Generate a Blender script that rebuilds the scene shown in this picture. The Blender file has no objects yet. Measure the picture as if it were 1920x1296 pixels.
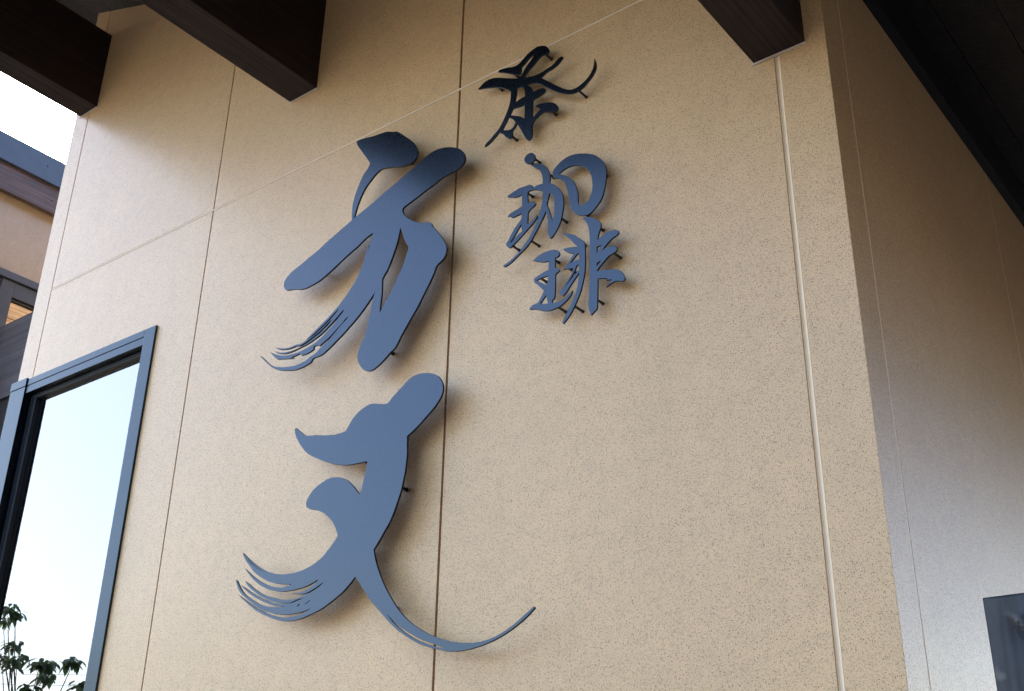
import bpy, bmesh, math, random
from mathutils import Vector, Matrix
random.seed(7)
S = bpy.context.scene
COL = S.collection
# ------------------------------------------------------------------ camera, sky, sun, exposure
cam = bpy.data.cameras.new('camera'); co = bpy.data.objects.new('camera', cam); COL.objects.link(co)
R = Matrix(((0.7903749139300041, 0.2529296277952938, 0.5579732061788206),
            (0.6123889015965704, -0.3513925861907886, -0.7081688242018955),
            (0.016950770822725586, 0.90141547232865, -0.4326231820129755)))
co.matrix_world = Matrix.Translation((0, -2.0, 1.55)) @ R.to_4x4()
cam.sensor_width = 36; cam.lens = 40.926; cam.clip_start = 0.05; cam.clip_end = 2000
S.camera = co
SUN_EL, SUN_AZ = math.radians(34), math.radians(-52)   # azimuth from +Y towards +X (negative: towards -X)
w = bpy.data.worlds.new('World'); S.world = w; w.use_nodes = True
nt = w.node_tree; bg = nt.nodes['Background']
sky = nt.nodes.new('ShaderNodeTexSky'); sky.sky_type = 'NISHITA'; sky.sun_disc = False
sky.sun_elevation = SUN_EL; sky.sun_rotation = SUN_AZ; sky.air_density = 1.0; sky.dust_density = 4.0; sky.ozone_density = 1.0
nt.links.new(sky.outputs[0], bg.inputs[0]); bg.inputs[1].default_value = 0.12
sl = bpy.data.lights.new('sun', 'SUN'); sl.energy = 2.6; sl.angle = math.radians(0.6); sl.color = (1, .93, .84)
so = bpy.data.objects.new('sun', sl); COL.objects.link(so)
sd = Vector((math.sin(SUN_AZ)*math.cos(SUN_EL), math.cos(SUN_AZ)*math.cos(SUN_EL), math.sin(SUN_EL)))
so.rotation_euler = sd.to_track_quat('Z', 'Y').to_euler(); so.location = (-10, 12, 15)
S.view_settings.view_transform = 'Standard'; S.view_settings.look = 'None'
S.view_settings.exposure = 3.12; S.view_settings.gamma = 1.0
S.render.engine = 'CYCLES'

# ------------------------------------------------------------------ helpers
def link(o, parent=None):
    COL.objects.link(o)
    if parent is not None: o.parent = parent
    return o
def empty(name, loc, label, cat, group=None):
    o = bpy.data.objects.new(name, None); COL.objects.link(o); o.location = loc
    o.empty_display_size = .1
    o['label'] = label; o['category'] = cat
    if group: o['group'] = group
    return o
def from_bm(name, bm, m, parent=None, smooth=False):
    me = bpy.data.meshes.new(name); bm.normal_update(); bm.to_mesh(me); bm.free()
    me.materials.append(m)
    if smooth:
        for p in me.polygons: p.use_smooth = True
    o = bpy.data.objects.new(name, me); COL.objects.link(o)
    if parent is not None:
        o.parent = parent; o.matrix_parent_inverse = Matrix.Translation(-Vector(parent.location))
    return o
def prism_bm(poly, a, b, axis='y', bevel=0.0):
    """closed polygon in the plane across `axis`, extruded from a to b. axis y: (x,z); axis x: (y,z); axis z: (x,y)"""
    bm = bmesh.new()
    def v(p, t):
        return {'y': (p[0], t, p[1]), 'x': (t, p[0], p[1]), 'z': (p[0], p[1], t)}[axis]
    A = [bm.verts.new(v(p, a)) for p in poly]; B = [bm.verts.new(v(p, b)) for p in poly]
    bm.faces.new(A); bm.faces.new(B[::-1]); n = len(poly)
    for i in range(n): bm.faces.new((A[i], B[i], B[(i+1) % n], A[(i+1) % n]))
    bmesh.ops.recalc_face_normals(bm, faces=bm.faces[:])
    if bevel: bmesh.ops.bevel(bm, geom=bm.edges[:], offset=bevel, segments=2, affect='EDGES', profile=.6)
    return bm
def prism(name, poly, a, b, m, parent=None, axis='y', bevel=0.0):
    return from_bm(name, prism_bm(poly, a, b, axis, bevel), m, parent)
def box(name, x0, x1, y0, y1, z0, z1, m, parent=None, bevel=0.0):
    return prism(name, [(x0, z0), (x1, z0), (x1, z1), (x0, z1)], y0, y1, m, parent, 'y', bevel)
def tube_bm(bm, pts, rads, n=10, cap=True):
    rings = []
    for i, p in enumerate(pts):
        p = Vector(p); d = (Vector(pts[min(i+1, len(pts)-1)]) - Vector(pts[max(i-1, 0)])).normalized()
        u = d.cross(Vector((0, 0, 1)));  u = u if u.length > .05 else d.cross(Vector((1, 0, 0))); u.normalize(); w_ = d.cross(u)
        rings.append([bm.verts.new(p + (u*math.cos(2*math.pi*k/n) + w_*math.sin(2*math.pi*k/n))*rads[i]) for k in range(n)])
    for a, b in zip(rings, rings[1:]):
        for k in range(n): bm.faces.new((a[k], a[(k+1) % n], b[(k+1) % n], b[k]))
    if cap: bm.faces.new(rings[0][::-1]); bm.faces.new(rings[-1])

# ------------------------------------------------------------------ materials
def mat(name):
    m = bpy.data.materials.new(name); m.use_nodes = True; t = m.node_tree
    return m, t, t.nodes['Principled BSDF']
def N(t, kind, **kw):
    n = t.nodes.new(kind)
    for k, v in kw.items():
        if k in n.inputs.keys(): n.inputs[k].default_value = v
        else: setattr(n, k, v)
    return n
def coords(t, obj=False):
    if obj: return t.nodes.new('ShaderNodeTexCoord').outputs['Object']
    return t.nodes.new('ShaderNodeNewGeometry').outputs['Position']
def ramp(t, src, stops):
    r = t.nodes.new('ShaderNodeValToRGB'); t.links.new(src, r.inputs[0])
    e = r.color_ramp.elements
    e[0].position, e[0].color = stops[0]; e[1].position, e[1].color = stops[1]
    for p, c in stops[2:]:
        q = e.new(p); q.color = c
    return r.outputs[0]
def mix(t, a, b, f, mode='MIX'):
    m = t.nodes.new('ShaderNodeMix'); m.data_type = 'RGBA'; m.blend_type = mode
    for s, v in ((m.inputs[0], f), (m.inputs[6], a), (m.inputs[7], b)):
        if hasattr(v, 'links') or hasattr(v, 'is_linked'): t.links.new(v, s)
        else: s.default_value = v
    return m.outputs[2]
def g(v): return (v, v, v, 1)

def siding_material(name, base, dark, fleck, rough=.42, spec=.3):
    """sprayed stone-like coating: fine grain, scattered dark flecks, clear semi-gloss top coat"""
    m, t, p = mat(name); c = coords(t)
    n1 = N(t, 'ShaderNodeTexNoise', Scale=330.0, Detail=2.0, Roughness=.6); t.links.new(c, n1.inputs['Vector'])
    n2 = N(t, 'ShaderNodeTexNoise', Scale=2.2, Detail=4.0, Roughness=.6); t.links.new(c, n2.inputs['Vector'])
    n3 = N(t, 'ShaderNodeTexNoise', Scale=24.0, Detail=3.0, Roughness=.6); t.links.new(c, n3.inputs['Vector'])
    vo = N(t, 'ShaderNodeTexVoronoi', Scale=250.0, Randomness=1.0); t.links.new(c, vo.inputs['Vector'])
    nv = N(t, 'ShaderNodeTexNoise', Scale=300.0, Detail=1.0); t.links.new(c, nv.inputs['Vector'])
    grain = ramp(t, n1.outputs['Fac'], [(.36, dark), (.60, base)])
    big = ramp(t, n2.outputs['Fac'], [(.3, (.93, .93, .94, 1)), (.7, (1.03, 1.02, 1.0, 1))])
    mid = ramp(t, n3.outputs['Fac'], [(.3, g(.94)), (.7, g(1.03))])
    col = mix(t, grain, big, 1.0, 'MULTIPLY'); col = mix(t, col, mid, 1.0, 'MULTIPLY')
    # flecks: inside small voronoi cells, only some of them
    d = N(t, 'ShaderNodeMath', operation='MULTIPLY_ADD'); t.links.new(nv.outputs['Fac'], d.inputs[0]); d.inputs[1].default_value = .45; t.links.new(vo.outputs['Distance'], d.inputs[2])
    f1 = ramp(t, d.outputs[0], [(.40, g(1)), (.54, g(0))])
    sep = t.nodes.new('ShaderNodeSeparateColor'); t.links.new(vo.outputs['Color'], sep.inputs[0])
    f2 = ramp(t, sep.outputs[0], [(.40, g(0)), (.75, g(1))])
    ff = mix(t, f1, f2, 1.0, 'MULTIPLY')
    col = mix(t, col, fleck, ff)
    cw = t.nodes.new('ShaderNodeMapRange'); t.links.new(ff, cw.inputs['Value']); cw.inputs['To Min'].default_value = .48; cw.inputs['To Max'].default_value = .0
    v2 = N(t, 'ShaderNodeTexVoronoi', Scale=330.0, Randomness=1.0); t.links.new(c, v2.inputs['Vector'])
    e1 = ramp(t, v2.outputs['Distance'], [(.22, g(1)), (.42, g(0))])
    s2 = t.nodes.new('ShaderNodeSeparateColor'); t.links.new(v2.outputs['Color'], s2.inputs[0])
    e2 = ramp(t, s2.outputs[1], [(.55, g(0)), (.9, g(.75))])
    col = mix(t, col, tuple(x*1.9 for x in fleck[:3])+(1,), mix(t, e1, e2, 1.0, 'MULTIPLY'))
    mp = t.nodes.new('ShaderNodeMapping'); mp.inputs['Scale'].default_value = (11, 11, .55); t.links.new(c, mp.inputs['Vector'])
    ns = N(t, 'ShaderNodeTexNoise', Scale=1.0, Detail=4.0, Roughness=.65); t.links.new(mp.outputs[0], ns.inputs['Vector'])
    col = mix(t, col, ramp(t, ns.outputs['Fac'], [(.34, (.98, .977, .97, 1)), (.52, g(1))]), 1.0, 'MULTIPLY')
    oi = t.nodes.new('ShaderNodeObjectInfo')
    col = mix(t, col, ramp(t, oi.outputs['Random'], [(0, (.965, .965, .97, 1)), (1, (1.02, 1.015, 1.0, 1))]), 1.0, 'MULTIPLY')
    t.links.new(col, p.inputs['Base Color'])
    bp = N(t, 'ShaderNodeBump', Strength=.55, Distance=.0012); t.links.new(n1.outputs['Fac'], bp.inputs['Height'])
    b2 = N(t, 'ShaderNodeBump', Strength=.04, Distance=.02); t.links.new(n3.outputs['Fac'], b2.inputs['Height'])
    t.links.new(b2.outputs[0], bp.inputs['Normal']); t.links.new(bp.outputs[0], p.inputs['Normal']); t.links.new(bp.outputs[0], p.inputs['Coat Normal'])
    rr = ramp(t, n1.outputs['Fac'], [(.3, g(rough+.08)), (.7, g(rough-.05))]); t.links.new(rr, p.inputs['Roughness'])
    p.inputs['Specular IOR Level'].default_value = spec
    t.links.new(cw.outputs[0], p.inputs['Coat Weight']); p.inputs['Coat Roughness'].default_value = .25; p.inputs['Coat IOR'].default_value = 1.55
    return m
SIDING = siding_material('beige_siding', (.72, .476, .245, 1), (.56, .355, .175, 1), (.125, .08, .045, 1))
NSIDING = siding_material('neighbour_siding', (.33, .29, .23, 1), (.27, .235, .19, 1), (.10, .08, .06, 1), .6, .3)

def plain(name, c, rough=.5, metal=0.0, coat=0.0, spec=.5, noise=0.0, nscale=40.0, bump=0.0):
    m, t, p = mat(name)
    if noise:
        n = N(t, 'ShaderNodeTexNoise', Scale=nscale, Detail=5.0, Roughness=.6); t.links.new(coords(t), n.inputs['Vector'])
        a = tuple(x*(1-noise) for x in c[:3])+(1,); b = tuple(min(1, x*(1+noise)) for x in c[:3])+(1,)
        t.links.new(ramp(t, n.outputs['Fac'], [(.3, a), (.7, b)]), p.inputs['Base Color'])
        t.links.new(ramp(t, n.outputs['Fac'], [(.3, g(max(0, rough-.06))), (.7, g(rough+.06))]), p.inputs['Roughness'])
        if bump:
            bp = N(t, 'ShaderNodeBump', Strength=bump, Distance=.002); t.links.new(n.outputs['Fac'], bp.inputs['Height']); t.links.new(bp.outputs[0], p.inputs['Normal'])
    else:
        p.inputs['Base Color'].default_value = c; p.inputs['Roughness'].default_value = rough
    p.inputs['Metallic'].default_value = metal; p.inputs['Coat Weight'].default_value = coat; p.inputs['Coat Roughness'].default_value = .2
    p.inputs['Specular IOR Level'].default_value = spec
    return m
SEAL = plain('sealant', (.56, .46, .36, 1), .38, noise=.05, nscale=60)
TRIM = plain('joint_trim_paint', (.80, .62, .42, 1), .42, noise=.03)
SEALB = plain('joint_backing', (.16, .12, .085, 1), .7, noise=.15)
JOINT_DARK = plain('expansion_gasket', (.012, .010, .009, 1), .6)
CORE = plain('wall_core', (.08, .07, .06, 1), .9)
SIGNM = plain('sign_coating', (.055, .066, .083, 1), .25, metal=1.0, noise=.04, nscale=520)
PINM = plain('pin_steel', (.012, .012, .013, 1), .45)
FRAME = plain('window_aluminium', (.036, .048, .060, 1), .26, metal=1.0, noise=.04, nscale=6)
EDGE = plain('sign_edge', (.006, .007, .010, 1), .45, spec=.3)
RIDGE = plain('gasket_ridge', (.035, .040, .048, 1), .35)
FRAMED = plain('window_gasket', (.010, .012, .016, 1), .35)
NAVY = plain('fascia_metal', (.030, .045, .075, 1), .38, noise=.12, nscale=12)
SOFFTRIM = plain('eaves_trim', (.006, .006, .009, 1), .7, spec=.15)
ROOFM = plain('roof_sheet', (.04, .042, .05, 1), .5, noise=.1)
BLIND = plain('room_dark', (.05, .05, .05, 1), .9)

def wood(name, a, b, rough=.55, axis='y', scale=1.0):
    m, t, p = mat(name); c = coords(t)
    mp = t.nodes.new('ShaderNodeMapping'); t.links.new(c, mp.inputs['Vector'])
    s = {'x': (1.2, 60, 60), 'y': (60, 1.2, 60), 'z': (60, 60, 1.2)}[axis]
    mp.inputs['Scale'].default_value = tuple(q*scale for q in s)
    n = N(t, 'ShaderNodeTexNoise', Scale=2.0, Detail=6.0, Roughness=.62, Distortion=.5); t.links.new(mp.outputs[0], n.inputs['Vector'])
    n2 = N(t, 'ShaderNodeTexNoise', Scale=5.0, Detail=3.0); t.links.new(c, n2.inputs['Vector'])
    col = ramp(t, n.outputs['Fac'], [(.35, a), (.65, b)])
    col = mix(t, col, ramp(t, n2.outputs['Fac'], [(.3, g(.75)), (.7, g(1.2))]), 1.0, 'MULTIPLY')
    t.links.new(col, p.inputs['Base Color'])
    t.links.new(ramp(t, n.outputs['Fac'], [(.3, g(rough+.1)), (.7, g(rough-.08))]), p.inputs['Roughness'])
    bp = N(t, 'ShaderNodeBump', Strength=.5, Distance=.0015); t.links.new(n.outputs['Fac'], bp.inputs['Height']); t.links.new(bp.outputs[0], p.inputs['Normal'])
    return m
BEAMW = wood('stained_beam', (.007, .003, .0025, 1), (.026, .009, .007, 1), .75)
SOFFW = wood('stained_soffit', (.004, .0025, .003, 1), (.008, .005, .005, 1), .6, 'x')
FASW = wood('stained_fascia', (.035, .024, .026, 1), (.085, .058, .058, 1), .55)
SCRW = wood('dark_lintel', (.050, .044, .050, 1), (.085, .074, .080, 1), .5, 'x', .35)
PALEW = wood('pale_wood', (.42, .30, .17, 1), (.72, .58, .38, 1), .6)

# ------------------------------------------------------------------ ground
m, t, p = mat('paving'); c = coords(t)
n = N(t, 'ShaderNodeTexNoise', Scale=30.0, Detail=8.0, Roughness=.7); t.links.new(c, n.inputs['Vector'])
n2 = N(t, 'ShaderNodeTexNoise', Scale=.5, Detail=4.0); t.links.new(c, n2.inputs['Vector'])
col = mix(t, ramp(t, n.outputs['Fac'], [(.3, (.06, .058, .055, 1)), (.7, (.13, .125, .115, 1))]), ramp(t, n2.outputs['Fac'], [(.3, g(.85)), (.7, g(1.1))]), 1.0, 'MULTIPLY')
t.links.new(col, p.inputs['Base Color']); p.inputs['Roughness'].default_value = .85
bm = bmesh.new()
vs = [bm.verts.new(q) for q in ((-600, -600, 0), (600, -600, 0), (600, 600, 0), (-600, 600, 0))]; bm.faces.new(vs)
gr = from_bm('ground', bm, m); gr['kind'] = 'structure'

# ------------------------------------------------------------------ the shop building
XC = -.713                      # right corner of the gable wall
XL = -3.926                     # left corner
def soff(x): return 4.908 + .4*(-3.565 - x)     # underside of the sloping roof
shop = empty('shop_building', (-2.3, 3.0, 0), 'beige speckled shop building with sloping dark timber roof, carrying the calligraphy characters', 'building')
TH = .016
G = .004
zs = 3.640                      # height of the horizontal joint
WZ = 3.262; WX = -3.098         # window opening top and right side
def panel(poly): return prism('siding_panel', poly, 0, TH, SIDING, shop, 'y', .0012)
cols = [(-3.822, -2.8680), (-2.8633, -1.7855), (-1.7785, -.8365)]
for i, (a, b) in enumerate(cols):
    ztop = lambda x: soff(x) + .01
    panel([(a, zs+G), (b, zs+G), (b, ztop(b)), (a, ztop(a))])
    if i == 0: panel([(WX, .12), (b, .12), (b, zs-G), (a, zs-G), (a, WZ), (WX, WZ)])
    else: panel([(a, .12), (b, .12), (b, zs-G), (a, zs-G)])
# narrow corner strip left
panel([(XL, WZ), (-3.826, WZ), (-3.826, soff(-3.826)+.01), (XL, soff(XL)+.01)])
# backing wall behind the joints
prism('wall_core', [(WX, 0), (XC+TH*-1, 0), (XC-TH, soff(XC)), (XL+TH, soff(XL)), (XL+TH, WZ), (WX, WZ)], TH+.0005, .14, CORE, shop)
# joints: sealant strips
def strip(x0, x1, z0, z1, y, m, name='sealant'): return box(name, x0, x1, y, TH, z0, z1, m, shop)
strip(-3.826, -3.822, WZ, soff(-3.82), .005, SEALB)
strip(-2.8680, -2.8633, .12, soff(-2.86), .006, SEALB)
strip(-1.7855, -1.7785, .12, soff(-1.78), .0135, JOINT_DARK, 'expansion_joint')
def bead(name, path, r, m, parent):
    bm = bmesh.new(); tube_bm(bm, path, [r]*len(path), 10); return from_bm(name, bm, m, parent, True)
prism('sealant', [(-.8364, .003), (-.8345, .0012), (-.8325, .0032), (-.8295, .0042), (-.8265, .0032), (-.8245, .0012), (-.8226, .003), (-.8226, TH), (-.8364, TH)], .12, soff(-.83), TRIM, shop, 'z')
prism('corner_panel', [(-.8224, 0), (XC, 0), (XC, .108), (XC-TH, .108), (XC-TH, TH), (-.8224, TH)], .12, soff(-.8224)+.005, SIDING, shop, 'z', .0012)
box('joint_trim', -3.822, XC-.002, -.0012, TH, zs-G, zs+.0012, TRIM, shop)
box('joint_shadow_gap', -3.822, XC-.002, .010, TH, zs+.0014, zs+G, SEALB, shop)
# right-hand side wall
def soff_line(): return soff(XC)
ycols = [(0, .108), (.114, 1.238), (1.244, 2.36), (2.366, 3.48), (3.486, 4.6), (4.606, 7.0)]
for a, b in ycols[1:]:
    prism('siding_panel', [(a, .12), (b, .12), (b, soff(XC)+.005), (a, soff(XC)+.005)], XC-TH, XC, SIDING, shop, 'x', .0012)
for a, b in zip(ycols, ycols[1:]):
    prism('sealant', [(a[1], .12), (b[0], .12), (b[0], soff(XC)), (a[1], soff(XC))], XC-TH, XC-.0006, TRIM, shop, 'x')
box('wall_core', XC-.14, XC-TH-.0005, .142, 7, 0, soff(XC), CORE, shop)
box('wall_core', XL+TH, XL+.14, .142, 7, 0, soff(XL), CORE, shop)
box('siding_panel', XL, XL+TH-.0005, TH+.0015, 7.0, WZ+.0, soff(XL), SIDING, shop)
box('wall_core', XL, XC, 7.003, 7.14, 0, soff(XL)-.2, CORE, shop)
box('plinth', WX, XC+.004, -.004, .139, 0, .118, CORE, shop)
# roof: soffit boards, deck, verge and eaves
RL, RR, RY0, RY1 = -4.42, XC+1.0, -1.04, 7.4
w_b = .152
x = RL; k = 0
while x < RR - .02:
    x1 = min(x + w_b, RR)
    prism('soffit_board', [(x+.0012, soff(x+.0012)), (x1-.0012, soff(x1-.0012)), (x1-.0012, soff(x1-.0012)+.014), (x+.0012, soff(x+.0012)+.014)], RY0, RY1, SOFFW, shop)
    x = x1
prism('roof_deck', [(RL, soff(RL)+.016), (RR, soff(RR)+.016), (RR, soff(RR)+.11), (RL, soff(RL)+.11)], RY0, RY1, ROOFM, shop)
prism('verge_board', [(RL, soff(RL)-.27), (RR, soff(RR)-.27), (RR, soff(RR)+.13), (RL, soff(RL)+.13)], RY0-.034, RY0-.001, FASW, shop)
prism('verge_board', [(RL, soff(RL)-.27), (RR, soff(RR)-.27), (RR, soff(RR)+.13), (RL, soff(RL)+.13)], RY1+.001, RY1+.034, FASW, shop)
box('eaves_board', RR+.001, RR+.03, RY0, RY1, soff(RR)-.12, soff(RR)+.12, FASW, shop)
box('high_eaves_board', RL-.03, RL-.001, RY0, RY1, soff(RL)-.27, soff(RL)+.13, FASW, shop)
box('wall_trim', XC+.0005, XC+.026, .003, 7, 3.600, soff(XC+.026)-.001, SOFFTRIM, shop)
for yy in (-.86, -.42):
    prism('rafter', [(RL, soff(RL)-.105), (RR, soff(RR)-.105), (RR, soff(RR)-.001), (RL, soff(RL)-.001)], yy, yy+.045, BEAMW, shop)
for x0, x1, zb in ((-3.887, -3.771, 4.477), (-2.531, -2.405, 3.934), (-.887, -.761, 3.294)):
    box('beam', x0, x1, RY0+.002, .10, zb, zb+.372, BEAMW, shop, .003)
    box('sealant', x0-.004, x1+.004, -.003, -.0002, zb-.006, zb-.0005, SEAL, shop)
# ------------------------------------------------------------------ window
win = empty('window_unit', (-3.5, 0, 2.0), 'tall window in blue grey metal frame at the left end of the beige wall', 'window')
FY = -.008
wz0 = .35
def wbox(name, x0, x1, y0, y1, z0, z1, m, b=.0008): return box(name, x0, x1, y0, y1, z0, z1, m, win, b)
wbox('right_jamb', -3.136, -3.077, FY, .060, wz0, 3.266, FRAME)
wbox('top_rail', -3.841, -3.1365, FY, .060, 3.240, 3.266, FRAME)
wbox('top_rail_lower_strip', -3.841, -3.1365, FY+.0015, .060, 3.2097, 3.2382, FRAME)
wbox('corner_post', -3.941, -3.842, FY-.003, .09, wz0, 3.236, FRAME)
wbox('post_cap', -3.943, -3.8405, FY-.0045, .09, 3.2385, 3.271, FRAME)
wbox('sill', -3.95, -3.07, FY-.02, .06, wz0-.05, wz0-.001, FRAME)
# dark inner sash with a raised ridge
wbox('sash', -3.8415, -3.806, .020, .052, wz0, 3.2090, FRAMED)
wbox('sash', -3.180, -3.1365, .020, .052, wz0, 3.2090, FRAMED)
wbox('sash', -3.8055, -3.1805, .020, .052, 3.194, 3.2090, FRAMED)
wbox('glazing_bead', -3.829, -3.8255, .0170, .0198, wz0, 3.203, RIDGE, 0)
wbox('glazing_bead', -3.8253, -3.17, .0170, .0198, 3.1995, 3.203, RIDGE, 0)
gm = bpy.data.materials.new('reflective_glass'); gm.use_nodes = True; t = gm.node_tree
t.nodes.remove(t.nodes['Principled BSDF']); out = t.nodes['Material Output']
gl = N(t, 'ShaderNodeBsdfGlossy', Roughness=.004); gl.inputs['Color'].default_value = (1, .955, .90, 1)
tr = N(t, 'ShaderNodeBsdfTransparent'); tr.inputs['Color'].default_value = (.55, .62, .62, 1)
fr = N(t, 'ShaderNodeFresnel', IOR=3.9); ms = t.nodes.new('ShaderNodeMixShader')
nz = N(t, 'ShaderNodeTexNoise', Scale=2.2, Detail=1.0); t.links.new(coords(t), nz.inputs['Vector'])
bp = N(t, 'ShaderNodeBump', Strength=.03, Distance=.02); t.links.new(nz.outputs['Fac'], bp.inputs['Height']); t.links.new(bp.outputs[0], gl.inputs['Normal'])
t.links.new(fr.outputs[0], ms.inputs[0]); t.links.new(tr.outputs[0], ms.inputs[1]); t.links.new(gl.outputs[0], ms.inputs[2]); t.links.new(ms.outputs[0], out.inputs[0])
wbox('pane', -3.8055, -3.1805, .035, .041, wz0, 3.1935, gm, 0)
wbox('pane', -3.937, -3.931, .092, 1.2, wz0, 3.2, gm, 0)
# dim room behind the glass
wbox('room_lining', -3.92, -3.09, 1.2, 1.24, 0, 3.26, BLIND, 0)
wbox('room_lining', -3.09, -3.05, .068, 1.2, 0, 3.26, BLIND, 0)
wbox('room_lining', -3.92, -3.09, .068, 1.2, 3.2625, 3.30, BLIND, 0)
wbox('room_lining', -3.92, -3.09, .068, 1.2, 0, wz0-.052, BLIND, 0)

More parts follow.
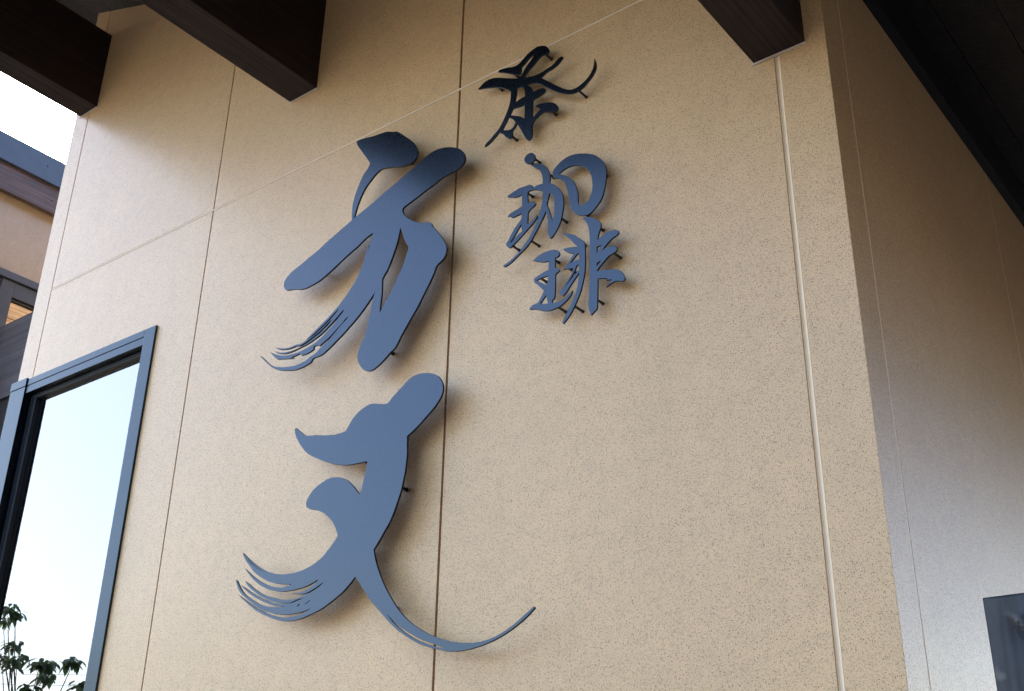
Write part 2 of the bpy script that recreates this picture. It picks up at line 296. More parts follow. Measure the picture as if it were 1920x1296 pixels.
# ------------------------------------------------------------------ calligraphy
STROKES = {
 'fang': (0.055,0.006,[
  "-21255,35685c -21170,35703 -20880,35663 -20590,35596 -20306,35557 -20048,35519 -19882,35455 -19739,35386 -19622,35347 -19477,35232 -19259,35017 -19019,34775 -18848,34545 -18759,34331 -18776,34143 -18898,34018 -19093,34001 -19361,34051 -19682,34162 -19959,34242 -20134,34266 -20298,34213 -20513,34060 -20725,33867 -20885,33613 -20996,33341 -21085,32992c -21030,32995c -20718,33101 -20365,33220 -19930,33402 -19499,33562 -19072,33721 -18734,33847 -18482,33952 -18232,34041 -17978,34051 -17681,33987 -17383,33855 -17171,33705 -17041,33530 -16993,33369 -17027,33234 -17144,33133 -17345,33084 -17589,33070 -17794,33040 -18080,32947 -18409,32852 -18783,32733 -19035,32660 -19153,32618 -19182,32546 -19137,32418 -19004,32249 -18822,32098 -18600,31943 -18384,31846 -18195,31806 -18086,31720 -17994,31560 -17818,31336 -17665,31122 -17553,30925 -17498,30778 -17526,30579 -17627,30457 -17762,30389 -17838,30321c -17890,30182 -18016,29948 -18198,29665 -18416,29324 -18712,28941 -18933,28636 -19078,28410 -19153,28331 -19252,28292 -19465,28134 -19702,27999 -19863,27942 -20032,27947 -20209,28034 -20353,28190 -20448,28368 -20468,28560 -20410,28749 -20302,28959 -20216,29176 -20174,29407 -20129,29603 -20086,29835 -20047,30106 -19990,30283c -20076,30186 -20234,30022 -20473,29794 -20716,29603 -20921,29463 -21125,29323 -21332,29208 -21540,29084 -21750,28978 -21878,28926 -22011,28911 -22125,28916 -22225,28899 -22265,28858 -22294,28813 -22403,28782 -22628,28746 -22858,28741 -23048,28765 -23341,28839 -23590,28917 -23796,29013 -23958,29119 -24126,29263 -24297,29409 -24474,29588c -24332,29473 -24131,29291 -23965,29166 -23807,29078 -23604,29006 -23356,28940 -23114,28893 -22877,28874 -22648,28892 -22468,28922 -22339,28983 -22205,29008 -22077,29068 -21994,29133 -21888,29182 -21676,29288 -21470,29431 -21307,29558 -21163,29657 -21018,29745 -20944,29829c -21065,29774 -21208,29665 -21415,29532 -21622,29399 -21835,29302 -22006,29224c -22080,29269c -22172,29279 -22241,29281c -22240,29184c -22383,29144 -22542,29126 -22704,29132c -22758,29182c -22785,29211c -22946,29193 -23145,29189c -23032,29140c -23152,29155 -23396,29209 -23718,29284c -23856,29398 -23969,29501 -24071,29602c -23923,29516 -23766,29436 -23536,29346 -23290,29291 -23051,29272 -22793,29266 -22588,29295 -22362,29329 -22141,29390 -21926,29488 -21716,29618 -21507,29751 -21325,29909 -21201,30000 -21140,30109c -21251,30045 -21374,29952 -21541,29842 -21750,29709 -21983,29582 -22268,29486 -22535,29420 -22764,29395 -22994,29370 -23181,29360 -23372,29367 -23545,29406 -23697,29462 -23802,29517 -23886,29587c -23754,29514 -23626,29464 -23378,29407 -23091,29386 -22812,29403 -22562,29447 -22295,29523 -22033,29616 -21819,29720 -21674,29830 -21584,29923c -21703,29882 -21872,29782 -22085,29670 -22304,29591 -22548,29514 -22728,29471 -22820,29461 -22903,29472c -22965,29493 -23105,29487 -23295,29492 -23490,29523 -23692,29588 -23851,29677c -23698,29626 -23496,29560 -23300,29523 -23111,29524 -22971,29535 -22780,29508 -22621,29544 -22464,29580 -22263,29623 -22069,29719 -21854,29825 -21643,29949 -21456,30080 -21314,30206c -21483,30119 -21672,29999 -21883,29874 -22098,29768 -22291,29664 -22422,29612 -22546,29589c -22386,29686 -22171,29802 -21957,29918 -21786,30010 -21597,30132 -21409,30253 -21287,30359 -21187,30436 -21004,30622 -20804,30850 -20652,31111 -20542,31351 -20476,31587 -20391,31856 -20398,31696 -20314,31983 -20246,32211c -20335,32197 -20531,32135 -20831,31977 -21138,31857 -21489,31693 -21842,31528 -22155,31399 -22338,31345 -22572,31307 -22809,31289 -23030,31310c -23261,31391 -23465,31440 -23659,31483 -23757,31572 -23809,31685 -23794,31816 -23710,31925 -23504,32052 -23172,32156 -22845,32280 -22474,32406 -22156,32553 -21702,32731 -21342,32873 -21163,32943c -21179,33175 -21175,33487 -21112,33779 -21000,34053 -20843,34351 -20674,34524 -20603,34656c -20703,34818 -20866,35048 -21061,35334 -21201,35538",
  "-19208,32006c -19240,31862 -19279,31656 -19346,31424 -19469,31103 -19614,30792 -19673,30734 -19768,30586c -19757,30369 -19747,30118 -19765,29842 -19769,29553c -19668,29707 -19575,29853 -19422,30051 -19273,30284 -19145,30525 -19017,30767 -18929,30987 -18865,31252 -18893,31339 -18963,31436 -19065,31653 -19145,31865",
  ],[(-1.9766, 2.86), (-2.2824, 3.2066), (-1.9488, 3.4539), (-2.0391, 3.3114)]),
 'zhang': (0.055,0.006,[
  "-22664,26924c -22611,26939c -22442,26806 -22242,26661 -22146,26613c -21962,26575 -21782,26551 -21420,26460 -21068,26404 -20812,26404 -20677,26412c -20593,26532 -20463,26695 -20269,26844 -20068,26925 -19906,26960 -19740,26952 -19530,26891 -19322,26841 -19222,26848 -19091,26959 -18901,27088 -18712,27216 -18561,27311 -18369,27377 -18174,27377 -17938,27334 -17742,27263 -17583,27162 -17461,27005 -17403,26850 -17411,26667 -17507,26506 -17648,26356 -17865,26193 -18118,26008 -18338,25875 -18498,25795c -18489,25574 -18470,25328 -18483,25091 -18509,24828 -18550,24629 -18592,24431 -18669,24212 -18779,23942 -18897,23705 -19051,23502 -19222,23272 -19377,23083c -19320,22889 -19221,22648 -19061,22346 -18887,22073 -18679,21800 -18516,21604 -18319,21406 -18090,21220 -17868,21076 -17577,20913 -17225,20763 -16949,20669 -16678,20597 -16413,20553 -16152,20532 -15895,20541 -15642,20586 -15330,20685 -15084,20803 -14840,20944 -14658,21055 -14574,21105c -14552,21078c -14718,20948 -14900,20834 -15144,20707 -15391,20604 -15640,20525 -15892,20467 -16180,20424 -16472,20405 -16769,20417 -17004,20454 -17210,20513 -17487,20589 -17771,20696 -18062,20844 -18361,21021 -18590,21179 -18827,21381 -19068,21599 -19314,21821 -19570,22104 -19788,22357 -19929,22513c -20065,22390 -20283,22223 -20506,22098 -20771,21977 -21040,21870 -21357,21796 -21656,21736 -21900,21716 -22149,21721 -22406,21756 -22672,21831 -22944,21930 -23223,22044 -23462,22162 -23709,22312 -23962,22479 -24131,22599c -23918,22480 -23669,22339 -23425,22201 -23142,22078 -22909,21980 -22684,21909 -22419,21839 -22163,21812 -21913,21810 -21709,21827 -21552,21871 -21337,21943c -21516,21913 -21759,21887 -22006,21883 -22216,21890 -22430,21917 -22648,21955 -22917,22028 -23193,22128 -23456,22257 -23703,22407 -23930,22549 -24111,22679 -24224,22800 -24304,22925 -24372,23050c -24332,23044c -24246,22925 -24130,22787 -23969,22645 -23766,22513 -23522,22384 -23306,22282 -23030,22195 -22762,22139 -22502,22108 -22288,22093c -22549,22140 -22816,22204 -23044,22282 -23279,22381 -23517,22487 -23763,22624 -23966,22757 -24123,22874c -23949,22785 -23748,22667 -23528,22555 -23289,22442 -23056,22352 -22780,22250 -22493,22191 -22150,22154 -21964,22173 -21802,22200 -21640,22223c -21868,22225 -22152,22171c -22431,22205 -22741,22274 -23015,22369 -23296,22487 -23540,22624 -23791,22786 -23980,22963c -23804,22860 -23602,22727 -23357,22589 -23120,22483 -22891,22411 -22711,22358 -22531,22305 -22291,22259 -22079,22245 -21873,22261 -21711,22288 -21509,22319 -21293,22378 -21120,22454 -20975,22556c -21125,22491 -21318,22418 -21515,22359 -21636,22340 -21780,22338c -21950,22365 -22122,22398c -21889,22379c -21705,22394 -21525,22437 -21332,22525 -21174,22641c -21380,22579 -21578,22526 -21802,22499 -22072,22486 -22304,22490 -22475,22499 -22740,22549 -23012,22626 -23295,22747 -23540,22886 -23770,23055 -24013,23281c -23780,23117 -23529,22957 -23263,22822 -23005,22714 -22755,22643 -22533,22600 -22344,22615 -22147,22646c -22352,22667 -22571,22705 -22794,22754 -23023,22828 -23235,22918 -23502,23062 -23704,23197 -23893,23378 -24055,23526 -24174,23676 -24210,23752c -24025,23614 -23844,23486 -23591,23325 -23345,23190 -23108,23087 -22854,23005 -22586,22948 -22325,22921 -22071,22921 -21822,22943 -21559,22999 -21322,23080 -21111,23193 -20967,23317 -20899,23368 -20771,23496 -20651,23624c -20688,23734 -20775,23883 -20899,24055 -21062,24205 -21269,24348 -21449,24433 -21627,24490 -21761,24530 -21877,24591 -21917,24667 -21918,24757 -21828,24896 -21674,25040 -21430,25150 -21182,25217 -20885,25205 -20626,25125 -20448,25019 -20267,24860 -20107,24692 -19986,24572c -19942,24661 -19903,24865 -19863,25071 -19823,25277 -19804,25418c -20041,25430 -20288,25441 -20581,25474 -20884,25552 -21239,25680 -21558,25827 -21886,25993 -22129,26158 -22336,26367 -22500,26569 -22606,26743",
  "-18807,21491c -18660,21360 -18446,21189 -18183,21027 -17852,20851 -17565,20724 -17284,20622 -16939,20492c -17212,20551 -17526,20656 -17847,20786 -18141,20944 -18405,21118 -18637,21304",
  "-21905,22044c -21840,22099c -21777,22091c -21872,22032c",
  "-21616,22073c -21446,22148c -21423,22131c -21593,22058c",
  "-24137,23662c -23826,23448 -23534,23251 -23238,23076c -23530,23229 -23833,23424",
  ],[(-1.8978, 2.4674), (-1.9056, 2.1736), (-1.9767, 2.675), (-1.9939, 2.5449), (-2.0199, 2.3252)]),
 'cha': (0.03,0.005,[
  "-16844,35721c -16694,35813 -16574,35860 -16391,35862 -16117,35767 -15814,35603 -15517,35453 -15393,35400c -15314,35494 -15200,35671 -15057,35804 -14943,35923 -14881,36014c -15059,35951 -15232,35831 -15347,35757c -15351,35628 -15387,35544 -15505,35580 -15639,35664 -15849,35803 -16000,35896 -16138,35971 -16124,36014 -16034,36015 -15853,35972 -15644,35900 -15496,35887 -15379,35933 -15235,36037 -15091,36112 -14946,36157 -14831,36182 -14687,36145 -14543,36067 -14458,35957 -14429,35842 -14471,35790 -14570,35796 -14684,35809 -14798,35750 -14940,35632 -15083,35557 -15197,35438 -15268,35372c -15051,35288 -14879,35258 -14708,35247 -14539,35280 -14343,35313 -14203,35387 -14092,35460 -14009,35456 -13981,35414 -14037,35348 -14175,35260 -14315,35214 -14482,35196 -14623,35136 -14693,35090c -14537,34940 -14341,34749 -14148,34560 -13956,34388 -13794,34277 -13660,34236 -13499,34243 -13312,34318 -13152,34433 -13043,34600 -13006,34774 -12994,34878c -12957,34723 -12965,34562 -13046,34410 -13180,34283 -13314,34183 -13474,34122 -13634,34115 -13795,34157 -13957,34243 -14148,34375 -14368,34566 -14592,34783 -14762,34933 -14933,35028 -15077,35067 -15163,35073c -15047,34968 -14983,34853 -14944,34736c -14817,34748 -14648,34725 -14569,34682 -14541,34613 -14577,34566 -14702,34527 -14843,34507 -14950,34501c -14959,34282 -14956,34059 -14943,33875c -14865,33964 -14782,34023 -14699,34076c -14783,34161 -14868,34241c -14784,34258 -14644,34236 -14478,34188 -14312,34112 -14202,34008 -14142,33899 -14161,33812 -14243,33795 -14366,33836 -14476,33894 -14615,33940 -14753,33900 -14864,33840 -14933,33761 -14968,33653 -14966,33462 -14975,33330 -15025,33271 -15080,33267 -15151,33338 -15224,33491 -15312,33680 -15430,33910 -15465,33959c -15543,33849 -15608,33794 -15605,33655 -15652,33587 -15724,33602 -15827,33695 -15932,33837 -16066,33937c -16180,33847 -16324,33755 -16470,33692 -16543,33687c -16501,33747 -16356,33839 -16212,33944 -16069,34050 -15928,34240 -15844,34400 -15789,34516 -15734,34661 -15694,34841 -15679,35092c -15775,35194 -15926,35322 -16077,35427 -16260,35521 -16474,35601 -16658,35663",
  "-15496,35135c -15394,35125 -15307,35075 -15248,35005 -15218,34906 -15206,34725c -15330,34717 -15444,34685 -15553,34650c -15533,34768 -15507,34926",
  "-15614,34508c -15412,34478 -15211,34466c -15208,34255 -15209,34001c -15348,34129 -15522,34231 -15721,34336c -15670,34406",
  "-15748,34287c -15607,34168 -15503,34011c -15573,33903 -15672,33855 -15803,33884 -15956,33973c -15866,34101",
  ],[(-1.4584, 3.5862), (-1.6253, 3.5613), (-1.3489, 3.4116), (-1.4427, 3.3979), (-1.5715, 3.3726), (-1.5689, 3.5782)]),
 'jia': (0.03,0.005,[
  "-14971,32828 -14896,32762 -14857,32664 -14873,32579 -14936,32533 -15031,32517 -15128,32567 -15183,32655 -15194,32731 -15152,32796 -15078,32837",
  "-14296,31952 -14255,32025 -14152,32113 -14010,32194 -13847,32236 -13665,32231 -13466,32178 -13268,32094 -13093,31993 -12939,31861 -12825,31708 -12751,31562 -12717,31395 -12716,31261 -12743,31063 -12785,30872 -12846,30689 -12924,30570 -13040,30464 -13156,30377 -13272,30346 -13387,30366 -13522,30429 -13638,30528 -13735,30669 -13784,30839 -13812,31041 -13851,31248 -13901,31422 -13970,31577 -14091,31693 -14193,31749 -14254,31781 -14291,31871",
  "-14112,31859c -13990,31898 -13868,31928 -13728,31924 -13588,31887 -13449,31817 -13332,31721 -13235,31604 -13169,31481 -13132,31351 -13115,31191 -13117,31040 -13148,30900 -13208,30772 -13306,30696 -13403,30676 -13481,30696 -13529,30761 -13548,30844 -13546,30977 -13565,31137 -13613,31310 -13691,31476 -13810,31620 -13930,31717 -14010,31775",
  "-14945,32425c -14882,32444 -14776,32415 -14650,32355 -14545,32262 -14461,32138 -14409,31998 -14382,31867 -14387,31771 -14397,31690c -14295,31616 -14193,31517 -14092,31380 -14021,31237 -13982,31086 -13972,30929 -13992,30746 -14033,30570 -14070,30435 -14137,30312 -14214,30194 -14303,30110 -14358,30082 -14391,30111 -14425,30206 -14437,30315 -14426,30438 -14438,30590 -14461,30748 -14503,30917c -14552,30824 -14642,30665 -14754,30493 -14888,30307 -15023,30144 -15204,30017 -15386,29911 -15569,29804 -15731,29757 -15782,29759 -15806,29795 -15779,29811 -15640,29849 -15456,29934 -15273,30041 -15115,30197 -15002,30327 -14890,30478 -14778,30693 -14711,30861 -14656,31013 -14623,31173 -14601,31338 -14598,31516c -14695,31582 -14811,31649 -14934,31695c -15020,31697 -15085,31674c -15076,31520 -15062,31344c -14992,31346 -14900,31326 -14841,31278 -14829,31230 -14875,31192 -14967,31151 -15058,31077c -15068,30928 -15067,30724c -14962,30765 -14860,30830 -14780,30876c -14784,30824 -14870,30727 -15006,30626 -15166,30513 -15349,30385 -15533,30279 -15602,30243 -15661,30270 -15717,30343 -15728,30411 -15677,30458 -15586,30598 -15472,30751 -15357,30861 -15266,30958 -15241,31122c -15362,31113 -15479,31102 -15562,31110 -15623,31165 -15694,31192c -15648,31230 -15554,31261 -15412,31285 -15244,31325c -15247,31497 -15254,31677c -15349,31669 -15455,31670 -15563,31718 -15708,31773c -15714,31804 -15614,31838 -15471,31872 -15329,31895 -15187,31884 -15070,31883 -14987,31861 -14940,31816 -14927,31727c -14812,31759 -14696,31758 -14599,31742c -14604,31843 -14605,31897 -14637,32069 -14711,32199 -14796,32274c -14870,32344",
  "-15256,30814c -15236,30587c -15397,30509 -15547,30391 -15629,30387c -15491,30521 -15366,30692",
  "-14385,31386c -14328,31331 -14271,31212 -14242,31050 -14237,30878 -14248,30711 -14281,30596 -14310,30565c -14371,30757 -14428,30949 -14479,31080c -14441,31234 -14414,31354",
  ],[(-1.4954, 3.2704), (-1.4508, 3.2067), (-1.2928, 3.1478), (-1.348, 3.0562), (-1.5167, 3.1749), (-1.4109, 3.0602), (-1.4954, 3.0223), (-1.5581, 3.0323), (-1.5179, 3.2744)]),
 'fei': (0.03,0.005,[
  "-14880,29629c -14814,29664 -14703,29712 -14573,29737 -14424,29743 -14295,29727 -14204,29699 -14131,29645 -14094,29573 -14112,29511 -14167,29487 -14222,29488c -14225,29218c -14167,29190 -14113,29138 -14104,29093 -14149,29066 -14203,29034 -14217,28946 -14217,28746 -14224,28582 -14238,28454 -14265,28380 -14310,28369c -14310,28287c -14202,28262 -14077,28264 -13953,28299 -13847,28364 -13767,28404 -13732,28429c -13750,28366 -13812,28288 -13918,28215 -14042,28147 -14149,28123 -14274,28112 -14399,28113 -14508,28142 -14653,28203 -14763,28261 -14874,28298 -14966,28315 -14970,28341 -14912,28389 -14820,28411 -14728,28416c -14656,28502 -14583,28612 -14547,28693c -14621,28783 -14714,28888 -14807,28986 -14849,29059 -14837,29114 -14753,29146 -14643,29178 -14532,29201 -14413,29213c -14404,29328 -14401,29464c -14497,29470 -14608,29499 -14757,29563",
  "-14780,29045c -14642,29068 -14412,29060c -14430,28931 -14466,28809c -14567,28883 -14696,28984",
  "-14483,28564c -14455,28439 -14427,28302c -14545,28335 -14664,28380c -14582,28462",
  "-13998,30085c -13825,30016 -13667,29922 -13511,29779 -13395,29646 -13358,29539 -13358,29317 -13359,29025 -13380,28790 -13434,28543 -13513,28305 -13617,28100 -13720,27931 -13849,27770 -13986,27651c -14011,27685c -13937,27824 -13849,27942 -13751,28090 -13663,28241 -13591,28430 -13555,28599 -13530,28755 -13522,28865c -13650,28728 -13792,28577 -13917,28435 -13997,28379c -14113,28494c -14023,28560 -13916,28682 -13809,28796 -13737,28906 -13683,29034c -13826,29052 -13978,29099c -13915,29148 -13843,29191c -13762,29290 -13672,29419c -13752,29455 -13841,29508 -13931,29576 -13998,29642c -13895,29635 -13769,29614 -13644,29587 -13555,29551c -13643,29663 -13773,29834 -13892,29976",
  "-13531,29067c -13595,29066 -13630,29003 -13684,28905 -13774,28785 -13881,28671 -13982,28576c -13827,28687 -13703,28795 -13614,28857 -13529,28920c",
  "-13524,29386c -13601,29361 -13682,29288 -13753,29228 -13811,29177c -13718,29200 -13611,29209 -13526,29189c",
  "-13404,30275c -13309,30293 -13168,30230 -13051,30141 -12948,30047 -12896,29949 -12912,29842 -12954,29744 -12991,29622 -12996,29553c -12899,29590 -12759,29652 -12621,29665 -12485,29636 -12423,29587 -12415,29529 -12466,29492 -12581,29455 -12696,29385 -12813,29293 -12895,29189c -12814,29245 -12722,29257 -12586,29236 -12519,29209 -12475,29154 -12470,29098 -12511,29068 -12591,29041 -12705,29014 -12843,28908 -12959,28816 -13024,28751c -13025,28718c -12870,28695 -12668,28643 -12512,28596 -12402,28534 -12327,28434 -12286,28336 -12277,28279 -12322,28241 -12409,28265 -12508,28302 -12631,28288 -12767,28240c -12698,28299 -12607,28376c -12696,28394 -12763,28401c -12729,28437c -12874,28489 -13010,28524c -13019,28295 -13029,27998 -13047,27750c -13206,27640c -13261,27794 -13282,27949 -13256,28155 -13241,28366 -13225,28686 -13221,29013 -13209,29342 -13212,29611 -13225,29841 -13253,30033 -13322,30172",
  "-13023,29377c -12868,29374c -12950,29297 -13026,29194c",
  "-13030,28938c -12906,28977c -12958,28903 -13032,28851c",
  ],[(-1.3055, 2.9997), (-1.2587, 2.9083), (-1.3101, 2.8042), (-1.4158, 2.815), (-1.3663, 2.8008), (-1.4355, 2.955), (-1.4715, 2.9128), (-1.3865, 2.9106), (-1.3568, 2.9756)]),
}

def parse(s):
    return [((float(q.rstrip('c').split(',')[0])*1e-4, float(q.rstrip('c').split(',')[1])*1e-4), q.endswith('c')) for q in s.split()]
def smooth(pts):
    n = len(pts); o = []
    for i in range(n):
        (p1, c1), (p2, c2) = pts[i], pts[(i+1) % n]; p0, p3 = pts[i-1][0], pts[(i+2) % n][0]
        P0, P1, P2, P3 = (Vector(q) for q in (p0, p1, p2, p3)); L = (P2-P1).length
        def tan(a, b, m_):   # limited catmull-rom tangent
            d = (b - a) * .5
            return d if d.length < L else d.normalized()*L
        T1 = (P2-P1) if c1 else tan(P0, P2, P1); T2 = (P2-P1) if c2 else tan(P1, P3, P2)
        k = 4 if L > .004 else 2
        for j in range(k):
            u = j/k
            q = P1*(2*u**3-3*u*u+1) + T1*(u**3-2*u*u+u) + P2*(-2*u**3+3*u*u) + T2*(u**3-u*u)
            o.append((q.x, q.y))
    return o
def inside(p, poly):
    r = False; n = len(poly)
    for i in range(n):
        (x1, y1), (x2, y2) = poly[i], poly[i-1]
        if (y1 > p[1]) != (y2 > p[1]) and p[0] < (x2-x1)*(p[1]-y1)/(y2-y1)+x1: r = not r
    return r
def plate(name, loops, off, th, parent):
    cu = bpy.data.curves.new(name, 'CURVE'); cu.dimensions = '2D'; cu.fill_mode = 'BOTH'
    bev = .0004; cu.extrude = th/2 - bev; cu.bevel_depth = bev; cu.bevel_resolution = 1
    for lp in loops:
        s = cu.splines.new('POLY'); s.points.add(len(lp)-1); s.use_cyclic_u = True
        for q, (a, b) in zip(s.points, lp): q.co = (a, b, 0, 1)
    tmp = bpy.data.objects.new('tmp', cu); COL.objects.link(tmp)
    bpy.context.view_layer.update()
    me = bpy.data.meshes.new_from_object(tmp.evaluated_get(bpy.context.evaluated_depsgraph_get()))
    bpy.data.objects.remove(tmp)
    me.transform(Matrix.Translation((0, -(off+th/2), 0)) @ Matrix.Rotation(math.pi/2, 4, 'X'))
    me.name = name; me.materials.clear(); me.materials.append(SIGNM); me.materials.append(EDGE)
    for p_ in me.polygons:
        if abs(p_.normal.y) < .9: p_.material_index = 1
    o = bpy.data.objects.new(name, me); COL.objects.link(o); o.parent = parent
    o.matrix_parent_inverse = Matrix.Translation(-Vector(parent.location))
    return o
INFO = {
 'fang': 'large blue black calligraphy character like a dot over crossing strokes, upper big one',
 'zhang': 'large blue black calligraphy character with a long curved tail, lower of the two big ones',
 'cha': 'small dark calligraphy character with upswept right stroke, topmost of the small column',
 'jia': 'small blue calligraphy character with a loop and a separate dot, middle of the small column',
 'fei': 'small blue calligraphy character with upright comb strokes, lowest of the small column'}
for key, (off, th, loops, pins) in STROKES.items():
    L = [smooth(parse(s)) for s in loops]
    cx = sum(q[0] for q in L[0])/len(L[0]); cz = min(q[1] for l in L for q in l)
    ch = empty('calligraphy_character', (cx, 0, cz), INFO[key], 'sign character')
    outer = [l for i, l in enumerate(L) if not any(inside(l[0], m_) and inside(l[len(l)//2], m_) for j, m_ in enumerate(L) if j != i)]
    for ol in outer:
        hs = [l for l in L if l not in outer and inside(l[len(l)//2], ol)]
        plate('letter_plate', [ol]+hs, off, th, ch)
    for (px, pz) in pins:
        bm = bmesh.new(); r = .0032 if off < .04 else .0042
        tube_bm(bm, [(px, -off-.001, pz), (px, .003, pz)], [r, r], 12)
        tube_bm(bm, [(px, -.0022, pz), (px, .001, pz)], [r*1.35, r*1.35], 12)
        from_bm('mounting_pin', bm, PINM, ch)

# ------------------------------------------------------------------ dark board by the side wall
m, t, p = mat('weathered_board'); c = coords(t)
mp = t.nodes.new('ShaderNodeMapping'); mp.inputs['Scale'].default_value = (30, 30, 4); t.links.new(c, mp.inputs['Vector'])
n = N(t, 'ShaderNodeTexNoise', Scale=1.0, Detail=5.0, Distortion=2.0); t.links.new(mp.outputs[0], n.inputs['Vector'])
n2 = N(t, 'ShaderNodeTexNoise', Scale=16.0, Detail=3.0); t.links.new(c, n2.inputs['Vector'])
col = ramp(t, n.outputs['Fac'], [(.35, (.008, .010, .014, 1)), (.75, (.036, .041, .050, 1))])
col = mix(t, col, (.20, .19, .16, 1), ramp(t, n2.outputs['Fac'], [(.62, g(0)), (.76, g(.8))]))
t.links.new(col, p.inputs['Base Color']); p.inputs['Roughness'].default_value = .6
bp = N(t, 'ShaderNodeBump', Strength=.5, Distance=.006); t.links.new(n2.outputs['Fac'], bp.inputs['Height']); t.links.new(bp.outputs[0], p.inputs['Normal'])
BOARD = m
bd = empty('weathered_board', (-.469+.18, -.34, 0), 'dark slate blue weathered board with creased face standing beside the bluish side wall', 'board')
x0b, x1b, zb, yb = -.469, -.469+.36, 1.940, -.35
bm = bmesh.new(); nx, nz = 60, 160; grid = []
def crease(u, v):
    h = 0
    for (ax, ay, bx, by, wdt, a) in ((.05, .05, .20, .22, .018, .012), (.16, .16, .34, .62, .02, .014), (.02, .30, .10, .60, .015, .006), (.12, .02, .22, .10, .02, .01), (.22, .05, .34, .20, .018, .010)):
        dx, dy = bx-ax, by-ay; L = math.hypot(dx, dy); s = max(0, min(1, ((u-ax)*dx+(v-ay)*dy)/L/L))
        d = math.hypot(u-ax-dx*s, v-ay-dy*s) * (1 if (u-ax)*dy-(v-ay)*dx > 0 else -1)
        h += 1.6*a*math.exp(-(d/wdt)**2)*(1 if d > 0 else -.3)
    return h
for j in range(nz+1):
    row = []
    for i in range(nx+1):
        u = .0015+(x1b-x0b-.003)*i/nx; v = .0015+(zb-.05)*(j/nz)**1.6
        edge = min(1, min(i, nx-i, j)/3)
        row.append(bm.verts.new((x0b+u, yb-.002-edge*(.003+crease(u, v)), zb-v)))
    grid.append(row)
for j in range(nz):
    for i in range(nx): bm.faces.new((grid[j][i], grid[j][i+1], grid[j+1][i+1], grid[j+1][i]))
from_bm('creased_sheet', bm, BOARD, bd, True)
BFR = plain('board_edge', (.012, .013, .02, 1), .6, spec=.3)
box('board_backing', x0b, x1b, yb-.0015, yb+.03, 0, zb, BFR, bd, .001)

# ------------------------------------------------------------------ neighbouring building on the left
NX = -5.5
nb = empty('neighbour_building', (-7, 3, 0), 'beige building behind the left corner with dark fascia board and small high window', 'building')
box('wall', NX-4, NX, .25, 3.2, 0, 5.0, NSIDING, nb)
box('fascia_board', NX+.03, NX+.06, -.1, 3.4, 4.967, 5.135, FASW, nb, .002)
box('fascia_cladding', NX+.062, NX+.085, -.12, 3.42, 5.125, 5.285, NAVY, nb, .002)
prism('roof', [(NX+.08, 5.27), (NX-4.3, 6.2), (NX-4.3, 6.1), (NX+.028, 5.14), (NX+.028, 5.20)], -.1, 3.4, ROOFM, nb)
box('soffit', NX-.05, NX+.0285, -.1, 3.4, 5.0, 5.02, SOFFW, nb)
fx = NX+.03
def screw(x, y, z, r, parent):
    bm = bmesh.new(); tube_bm(bm, [(x-.002, y, z), (x+.003, y, z)], [r, r*.8], 10); from_bm('screw', bm, PINM, parent)
screw(NX+.085, .66, 5.215, .006, nb); screw(NX+.06, .74, 5.04, .005, nb)
wn = box('window_head', NX+.001, fx+.015, .45, 3.0, 4.495, 4.535, NAVY, nb, .001)
box('window_frame', NX+.001, fx, .585, .655, 3.3, 4.49, NAVY, nb, .001)
box('window_frame', NX+.001, fx, .656, 3.0, 4.405, 4.49, NAVY, nb, .001)
box('window_frame', NX+.001, fx, 1.6, 1.66, 3.3, 4.404, NAVY, nb, .001)
box('window_track', NX+.001, fx-.012, .656, 1.599, 4.388, 4.402, FRAMED, nb, 0)
for k in range(14):
    z0 = 4.384 - (k+1)*.046
    prism('slat', [(.657, z0), (1.598, z0), (1.598, z0+.043), (.657, z0+.043)], NX+.002, NX+.012+.004*(k % 2), PALEW, nb, 'x', .001)

# unseen building added on the right, inferred from the dim side wall; blocks skylight
ab = empty('unseen_facing_building', (6.2, -3.5, 0), 'unseen dark boarded building facing the side wall, inferred and sized to block sky light', 'building')
box('wall', 3.4, 9.0, -14.0, 3.2, 0, 6.8, SCRW, ab)
for k in range(86):
    a0 = -13.98 + k*.2
    box('board', 3.37, 3.3995, a0, a0+.192, .2, 6.7, SOFFW, ab)
prism('roof', [(2.9, 6.65), (9.5, 8.8), (9.5, 8.95), (2.9, 6.8)], -14.6, 3.8, ROOFM, ab)
# dark lintel and boarding between the two buildings
lt = empty('dark_lintel', (-4.7, .62, 0), 'wide dark grey wooden lintel spanning between the two beige walls behind the corner', 'lintel')
box('lintel_board', NX+.002, XL-.001, .60, .66, 3.742, 4.186, SCRW, lt, .002)
box('post', XL-.12, XL-.001, .662, .78, 0, 3.9, SOFFW, lt, .002)
for k in range(10):
    a = NX+.034 + k*.144
    box('board', a, a+.139, .615, .635, 0, 3.741, SOFFW, lt, .001)

# ------------------------------------------------------------------ small tree (seen mirrored in the window)
m, t, p = mat('leaf'); c = coords(t)
n = N(t, 'ShaderNodeTexNoise', Scale=7.0, Detail=2.0); t.links.new(c, n.inputs['Vector'])
lc = ramp(t, n.outputs['Fac'], [(.3, (.05, .10, .05, 1)), (.7, (.14, .21, .11, 1))])
t.links.new(lc, p.inputs['Base Color']); p.inputs['Roughness'].default_value = .4
tl = t.nodes.new('ShaderNodeBsdfTranslucent'); t.links.new(lc, tl.inputs['Color']); mx = t.nodes.new('ShaderNodeMixShader'); mx.inputs[0].default_value = .6
t.links.new(p.outputs[0], mx.inputs[1]); t.links.new(tl.outputs[0], mx.inputs[2]); t.links.new(mx.outputs[0], t.nodes['Material Output'].inputs[0])
LEAF = m
BARK = plain('bark', (.12, .10, .08, 1), .9, noise=.3, nscale=60, bump=.5)
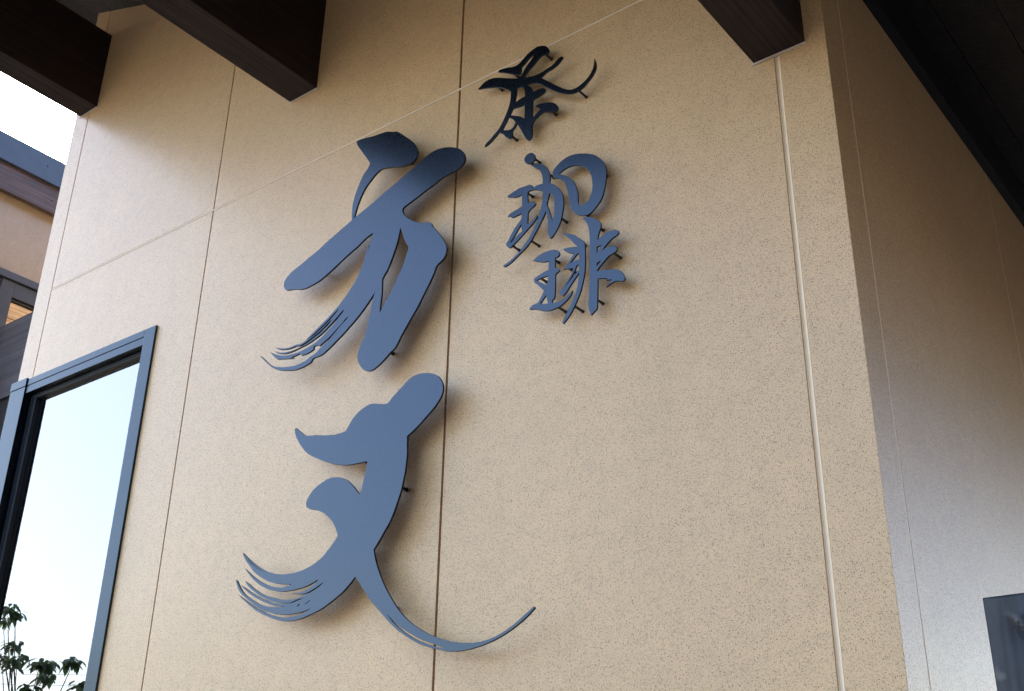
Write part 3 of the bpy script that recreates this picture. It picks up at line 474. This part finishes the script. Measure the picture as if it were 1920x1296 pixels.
tree = empty('small_tree', (-5.95, -1.5, 0), 'slender young tree with drooping oval leaves, reflected in the lower left of the window', 'tree')
tips = [(-6.485, -1.465, 3.054), (-6.485, -1.525, 3.028), (-6.723, -1.585, 3.027), (-6.327, -1.465, 2.719), (-6.363, -1.525, 2.753), (-6.64, -1.585, 2.808), (-6.032, -1.465, 2.696), (-6.033, -1.525, 2.691), (-6.157, -1.585, 2.654), (-5.703, -1.465, 2.672), (-6.182, -1.525, 2.578), (-6.546, -1.585, 2.86)]

base = Vector((-6.05, -1.45, 0)); fork = Vector((-6.05, -1.42, 1.5))
rnd = random.Random(3)
extra = []
for k in range(30):
    a = rnd.uniform(0, 6.28); r = rnd.uniform(.1, .6); z = rnd.uniform(1.7, 2.55)
    extra.append((base.x+math.cos(a)*r, base.y+math.sin(a)*r*.8-.05, z))
bm = bmesh.new()
tube_bm(bm, [base, (-6.03, -1.44, .8), fork, (-6.1, -1.4, 2.2)], [.035, .028, .020, .010], 10)
from_bm('trunk', bm, BARK, tree, True)
for q in tips+extra:
    q = Vector(q); st = Vector((-6.04, -1.42, max(.9, q.z-.75)))
    mid = st.lerp(q, .6) + Vector((0, 0, -.03))
    bm = bmesh.new(); tube_bm(bm, [st, mid, q], [.007, .004, .002], 6); from_bm('branch', bm, BARK, tree, True)
    bm = bmesh.new()
    for k in range((6 if q.x > -5.7 else rnd.randint(20, 28))):
        a = rnd.uniform(0, 6.28); droop = rnd.uniform(.15, 1.25); Ln = rnd.uniform(.042, .068); wd = Ln*.24
        o0 = q + Vector((rnd.uniform(-.035, .035), rnd.uniform(-.035, .035), rnd.uniform(-.02, .03)))
        dh = Vector((math.cos(a), math.sin(a), 0)); sd_ = Vector((-math.sin(a), math.cos(a), 0)); prev = None
        for j in range(6):
            u = j/5; ang = droop*u*1.2
            ctr = o0 + dh*(Ln*math.sin(max(.01, ang))/max(.01, droop*1.2) if droop > .05 else Ln*u) - Vector((0, 0, Ln*(1-math.cos(ang))/max(.1, droop*1.2))) - Vector((0, 0, Ln*.35*u))
            wv = wd*math.sin(math.pi*min(1, .06+u*.94))**.8
            cur = (bm.verts.new(ctr - sd_*wv + Vector((0, 0, wv*.25))), bm.verts.new(ctr), bm.verts.new(ctr + sd_*wv + Vector((0, 0, wv*.25))))
            if prev:
                bm.faces.new((prev[0], prev[1], cur[1], cur[0])); bm.faces.new((prev[1], prev[2], cur[2], cur[1]))
            prev = cur
    from_bm('leaf_cluster', bm, LEAF, tree, True)
bm = bmesh.new(); tube_bm(bm, [(-50.263, 15.435, 4.916), (-18.663, -8.965, 4.916), (20.837, -39.465, 4.916)], [.0035]*3, 6)
cb = from_bm('overhead_cable', bm, JOINT_DARK); cb['label'] = 'upper of two thin overhead cables mirrored low in the window'; cb['category'] = 'cable'; cb['group'] = 'overhead cables mirrored in the window'
bm = bmesh.new(); tube_bm(bm, [(-50.202, 15.435, 4.735), (-18.602, -8.965, 4.735), (20.898, -39.465, 4.735)], [.0035]*3, 6)
cb = from_bm('overhead_cable', bm, JOINT_DARK); cb['label'] = 'lower of two thin overhead cables mirrored low in the window'; cb['category'] = 'cable'; cb['group'] = 'overhead cables mirrored in the window'
